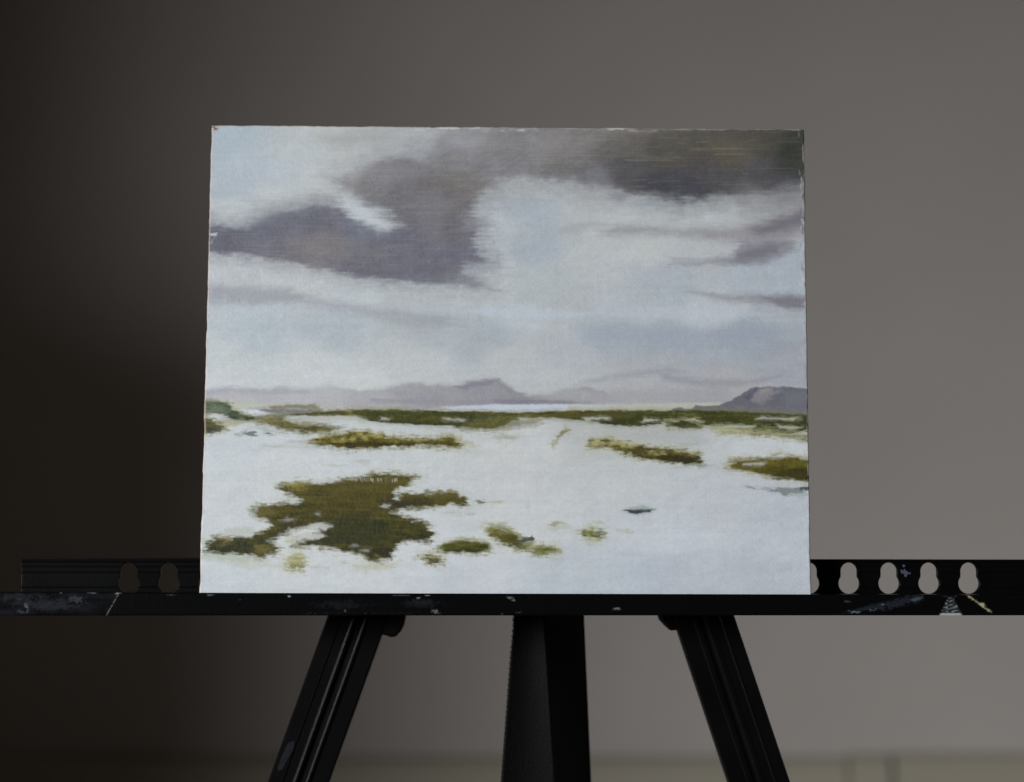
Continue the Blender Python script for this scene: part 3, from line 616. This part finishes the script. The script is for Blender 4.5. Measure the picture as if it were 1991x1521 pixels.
    # flecks of bare ground inside it, dry-brush comb along its top
    for x,y,w,h,a in [(751,984,9,5,.6),(773,969,7,3.5,.85),(616,1026,30,5,.9),(627,1020,12,3,.8),(600,1044,30,7,.8),(712,1070,9,3,.4),(618,1001,5,3,.6),(690,1062,7,2.5,.3),(560,1012,18,3,.35),(745,1088,10,3,.6)]:
        tuft([(x-w,y+h*.4),(x-w*.3,y-h),(x+w,y-h*.5),(x+w*.7,y+h),(x-w*.2,y+h)],(180,182,178),a,4,2,4)
    r=rs(19)
    for i in range(24):
        x=690+i*3.6+r.uniform(-2,2); q=r.uniform(-1.5,1.5)+(x-735)*.02; w=r.uniform(.8,2.2); lay(mask([(x,931+q),(x+w,931+q),(x+w,935+q+r.uniform(0,4)),(x,936+q)],2.4),(180,182,172),r.uniform(.1,.85)**1.5)
    for i in range(46):
        x=r.uniform(560,840); y=r.uniform(1050,1100); 
        if abs(x-735)>r.uniform(20,140) or y<1080: continue
        tuft([(x,y),(x+r.uniform(6,24),y+1),(x+5,y+2.5)],(140,134,84),.5,3)
    tuft([(690,1098),(740,1096),(780,1092),(760,1104),(710,1112),(690,1106)],(168,168,136),.6,10,4,8)
    tuft([(390,1080),(440,1080),(520,1090),(470,1096),(395,1090)],(166,172,156),.7,9,3,6); tuft([(430,1096),(500,1092),(560,1104),(480,1110)],(176,178,160),.5,10,3,6)
    tuft([(440,1030),(480,1024),(500,1036),(470,1044),(440,1040)],(168,172,160),.6,10); tuft([(482,992),(500,986),(500,1004),(486,1010)],(150,156,142),.6,8)
    veg([(556,1096),(566,1084),(585,1082),(592,1096),(588,1108),(565,1110)],dark=(100,96,50),mid=(140,132,84),light=(170,166,130),a=.8,wf=8,soft=7,dk=-.1)
    tuft([(592,1100),(620,1100),(640,1106),(610,1104)],(168,166,136),.6,4); tuft([(556,1048),(580,1046),(576,1060),(556,1056)],(166,162,130),.6,7)
    r=rs(23)
    for i in range(34):
        x,y=[(960,848),(1010,852),(560,864),(680,900),(880,872),(1400,906),(1060,1086),(920,1000),(1330,862),(860,1092)][i%10]
        x+=r.uniform(-34,34); y+=r.uniform(-6,6); w=r.uniform(6,26); h=r.uniform(1,2.6)
        tuft([(x-w,y),(x-w*.2,y-h),(x+w,y-h*.4),(x+w*.3,y+h)],[(150,152,128),(164,168,150),(136,142,128)][i%3],r.uniform(.25,.6),4,2,4)
    # small separate tufts
    veg([(853,1068),(866,1058),(890,1052),(925,1052),(945,1058),(956,1070),(930,1075),(900,1074),(870,1074)],dark=(44,46,22),mid=(70,70,28),light=(98,94,42),soft=3.5,wm=3,wf=4)
    veg([(818,1084),(840,1080),(858,1084),(862,1094),(845,1096),(830,1090)],dark=(58,54,30),mid=(94,86,50),light=(156,148,112),a=.92,wf=7,soft=4)
    veg([(943,1028),(962,1022),(986,1028),(1004,1040),(1022,1054),(1040,1064),(1030,1068),(1006,1066),(980,1056),(958,1042)],dark=(58,56,28),mid=(88,82,38),light=(122,114,68),soft=5,wf=6)
    tuft([(1012,1048),(1036,1043),(1040,1053),(1016,1055)],(60,64,54),.95,3,1,5); tuft([(1014,1056),(1040,1056),(1030,1062)],(120,120,90),.7,4)
    veg([(1036,1066),(1048,1061),(1080,1064),(1088,1072),(1060,1078),(1040,1076)],dark=(66,68,34),mid=(94,94,42),light=(124,122,70),soft=6,wm=2,wf=4)
    tuft([(960,1018),(985,1018),(1000,1030),(970,1030)],(158,158,140),.5,8)
    tuft([(1068,1020),(1085,1014),(1100,1016),(1080,1024)],(140,142,98),.8,4,2,5); tuft([(1060,1028),(1105,1020),(1112,1024),(1080,1032)],(164,168,156),.6,7)
    veg([(1130,1034),(1145,1028),(1160,1028),(1176,1034),(1174,1042),(1150,1044),(1134,1040)],dark=(66,70,42),mid=(100,100,54),light=(146,144,98),a=.95,wf=7,soft=4)
    tuft([(1156,1034),(1168,1028),(1176,1030),(1168,1036),(1180,1042)],(84,94,84),.8,3,1,4); tuft([(1130,1046),(1170,1046),(1160,1056),(1138,1052)],(164,166,128),.6,7,3,8)
    tuft([(1150,1012),(1166,1010),(1180,1020),(1160,1016)],(158,160,130),.6,4,2,6); tuft([(1198,1028),(1240,1030),(1234,1035),(1204,1034)],(164,164,138),.6,5,2,7)
    tuft([(1212,992),(1240,988),(1262,990),(1276,988),(1262,996),(1240,999),(1224,995)],(52,66,62),1,3,1,3)
    tuft([(1225,988),(1250,981),(1270,988),(1250,989)],(146,154,150),.7,5,2,3)
    tuft([(924,976),(940,973),(946,977),(936,982)],(104,92,56),.85,3.5,1,4); tuft([(946,977),(980,975),(978,979),(950,979)],(160,160,136),.7,4,1,3)
    tuft([(1020,980),(1034,978),(1030,988),(1020,986)],(180,178,168),.6,6); 
    # ------------------------------------------------ weave of the panel, edges, chips
    col=col*(1+.026*weave+.008*noise(9,160,55)+.03*noise(2.4,2.4,81)+.03*streak)[...,None]
    u_px=U*1180; v_px=V*905
    edge=noise(20,20,91,octs=3)
    top=sm(1-(v_px-.8-2.2*edge)/2.6); left=sm(1-(u_px-1.2-2*edge)/3.0); right=sm(1-((1180-u_px)-1.0-2*edge)/3.0)
    lay(top,(176,170,164),.55); lay(left,(160,142,130),.6); lay(right*sm(noise(14,16,93,octs=2)*2+.3),(176,172,170),.8)
    ch=sm((noise(30,9,94,octs=2)-.42)*6)
    lay(ch*sm(1-v_px/3.5),(84,68,62),.8); lay(sm((noise(9,34,95,octs=2)-.40)*6)*sm(1-u_px/4),(88,64,54),.8)
    # pale flecks along the top and right edges, dark ones at the right
    lay(sm((noise(16,5,96,octs=2)-.1)*4)*sm(1-(v_px-4)/7)*sm((X-760)/60)*sm((1060-X)/40),(196,196,194),.65)
    lay(sm((noise(22,5,97,octs=2)-.05)*4)*sm(1-(v_px-3)/6)*sm((X-1170)/30)*sm((1290-X)/30),(194,190,184),.8)
    lay(sm((noise(5,18,98,octs=2)-.15)*5)*sm(1-((1180-u_px)-5)/8)*sm((640-Y)/80),(186,186,184),.7)
    lay(sm((noise(4,16,99,octs=2)-.25)*5)*sm(1-((1180-u_px)-5)/8)*sm((560-Y)/60),(70,70,66),.6)
    # rubbed top left corner
    d=np.hypot(u_px-0,v_px-0)
    cm=sm((19-d+4*fin1)/5)
    lay(cm,(176,162,154),.9); lay(cm*sm((fin2+.25)*4)*sm((16-d)/4),(66,54,56),.95)
    lay(mask([(408,455),(424,453),(422,459),(410,459)],3,wf=2),(190,192,196),.8); lay(mask([(408,472),(418,460),(412,476)],3,wf=2),(150,150,156),.6)
    relief=(.10*weave+.30*streak+.45*noise(26,7,83,octs=3)+.25*noise(9,5,88,ang=.5,octs=2)+.5*np.clip(noise(14,4,84,ang=.8,octs=2)-.2,0,1)+.55*np.sin((np.hypot(X-1180,Y-640)+9*mid1)/5.5)*sm((fin2*.5+mid2-.15)*3)*sm(1-np.abs(Y-560)/260)+.6*vdot*np.clip(1-col.mean(2)*2.2,0,1)
            +1.4*sm(1-v_px/16)*noise(12,9,85,octs=3)+1.6*sm(1-(1180-u_px)/16)*noise(9,12,86,octs=3)+.8*sm(1-u_px/10)*noise(9,12,87,octs=3))
    return np.clip(col,0.0,1), relief, X, Y

K_ALBEDO = 0.82
HP, WP = 0.18039, 0.2286
def painting_mesh():
    col, relief, X, Y = paint_panel()
    U, V = np.meshgrid(np.linspace(0,1,PW), np.linspace(0,1,PH))
    x = (U-.5)*WP; z = (1-V)*HP
    def wob(t, seed, sc):
        r = np.random.RandomState(seed).rand(400)-.5; a = t*sc; i = np.floor(a).astype(int); f = a-i; f = f*f*(3-2*f)
        return r[i%400]*(1-f)+r[(i+1)%400]*f
    near = lambda d, s: np.clip(1-d/s, 0, 1)
    x = x + near(U, .008)*(wob(V, 1, 30)*.00030+wob(V, 2, 90)*.00018) + near(1-U, .008)*(wob(V, 3, 30)*.0003+wob(V, 4, 110)*.00015)
    z = z + near(V, .010)*(wob(U, 5, 40)*.0003+wob(U, 6, 150)*.00015)
    r2 = .0006                                         # rounded lip of the panel
    def lip(d): q = np.clip(1-d/r2, 0, 1); return r2*(1-np.sqrt(np.clip(1-q*q,0,1)))*.7
    dy = lip(U*WP)+lip((1-U)*WP)+lip(V*HP)
    y = dy - relief*.00007
    co = np.stack([x, y, z], -1).reshape(-1, 3).astype(np.float32)
    idx = np.arange(PW*PH).reshape(PH, PW)
    q = np.stack([idx[:-1,:-1], idx[1:,:-1], idx[1:,1:], idx[:-1,1:]], -1).reshape(-1, 4)
    ring = np.concatenate([idx[0,:], idx[1:,-1], idx[-1,-2::-1], idx[-2:0:-1,0]])
    back = co[ring].copy(); back[:,1] = .0016
    b0 = len(co); m = len(ring); nxt = (np.arange(m)+1) % m
    side = np.stack([ring, ring[nxt], b0+nxt, b0+np.arange(m)], -1)
    co = np.vstack([co, back]); faces = np.vstack([q, side])
    me = bpy.data.meshes.new('painted_face')
    me.vertices.add(len(co)); me.vertices.foreach_set('co', co.ravel())
    me.loops.add(len(faces)*4); me.loops.foreach_set('vertex_index', faces.astype(np.int32).ravel())
    me.polygons.add(len(faces)); me.polygons.foreach_set('loop_start', np.arange(len(faces), dtype=np.int32)*4)
    me.update(calc_edges=True)
    c4 = np.ones((len(co), 4), np.float32); c4[:PW*PH,:3] = np.clip(col.reshape(-1,3)/K_ALBEDO, 0, .88)
    c4[PW*PH:,:3] = (.16,.10,.07)
    ca = me.color_attributes.new('paint', 'FLOAT_COLOR', 'POINT'); ca.data.foreach_set('color', c4.ravel())
    me.polygons.foreach_set('use_smooth', np.ones(len(faces), bool))
    return me
R_pan = (math.radians(-5.48), math.radians(0.32), YAW)
painting = empty('painting', (OX, OY, OZ), (0,0,0), label='small unframed landscape painting of grey clouds over pale sand flats, standing on the easel ledge', category='painting')
painting.rotation_mode = 'XYZ'
import mathutils
Rm = mathutils.Matrix.Rotation(YAW,3,'Z') @ mathutils.Matrix.Rotation(math.radians(-5.48),3,'X') @ mathutils.Matrix.Rotation(math.radians(0.32),3,'Y')
painting.rotation_euler = Rm.to_euler('XYZ')
M_paint = vcol_material('oil_paint', 'paint', 0.42, 0.24, 1300, .3)
obj('painted_face', painting_mesh(), M_paint, painting)
bm = bmesh.new(); box(bm, -WP/2+.0004, WP/2-.0004, .0014, .0036, .0002, HP-.0005)
obj('backing_board', bm, M_board, painting, bevel=.0003)
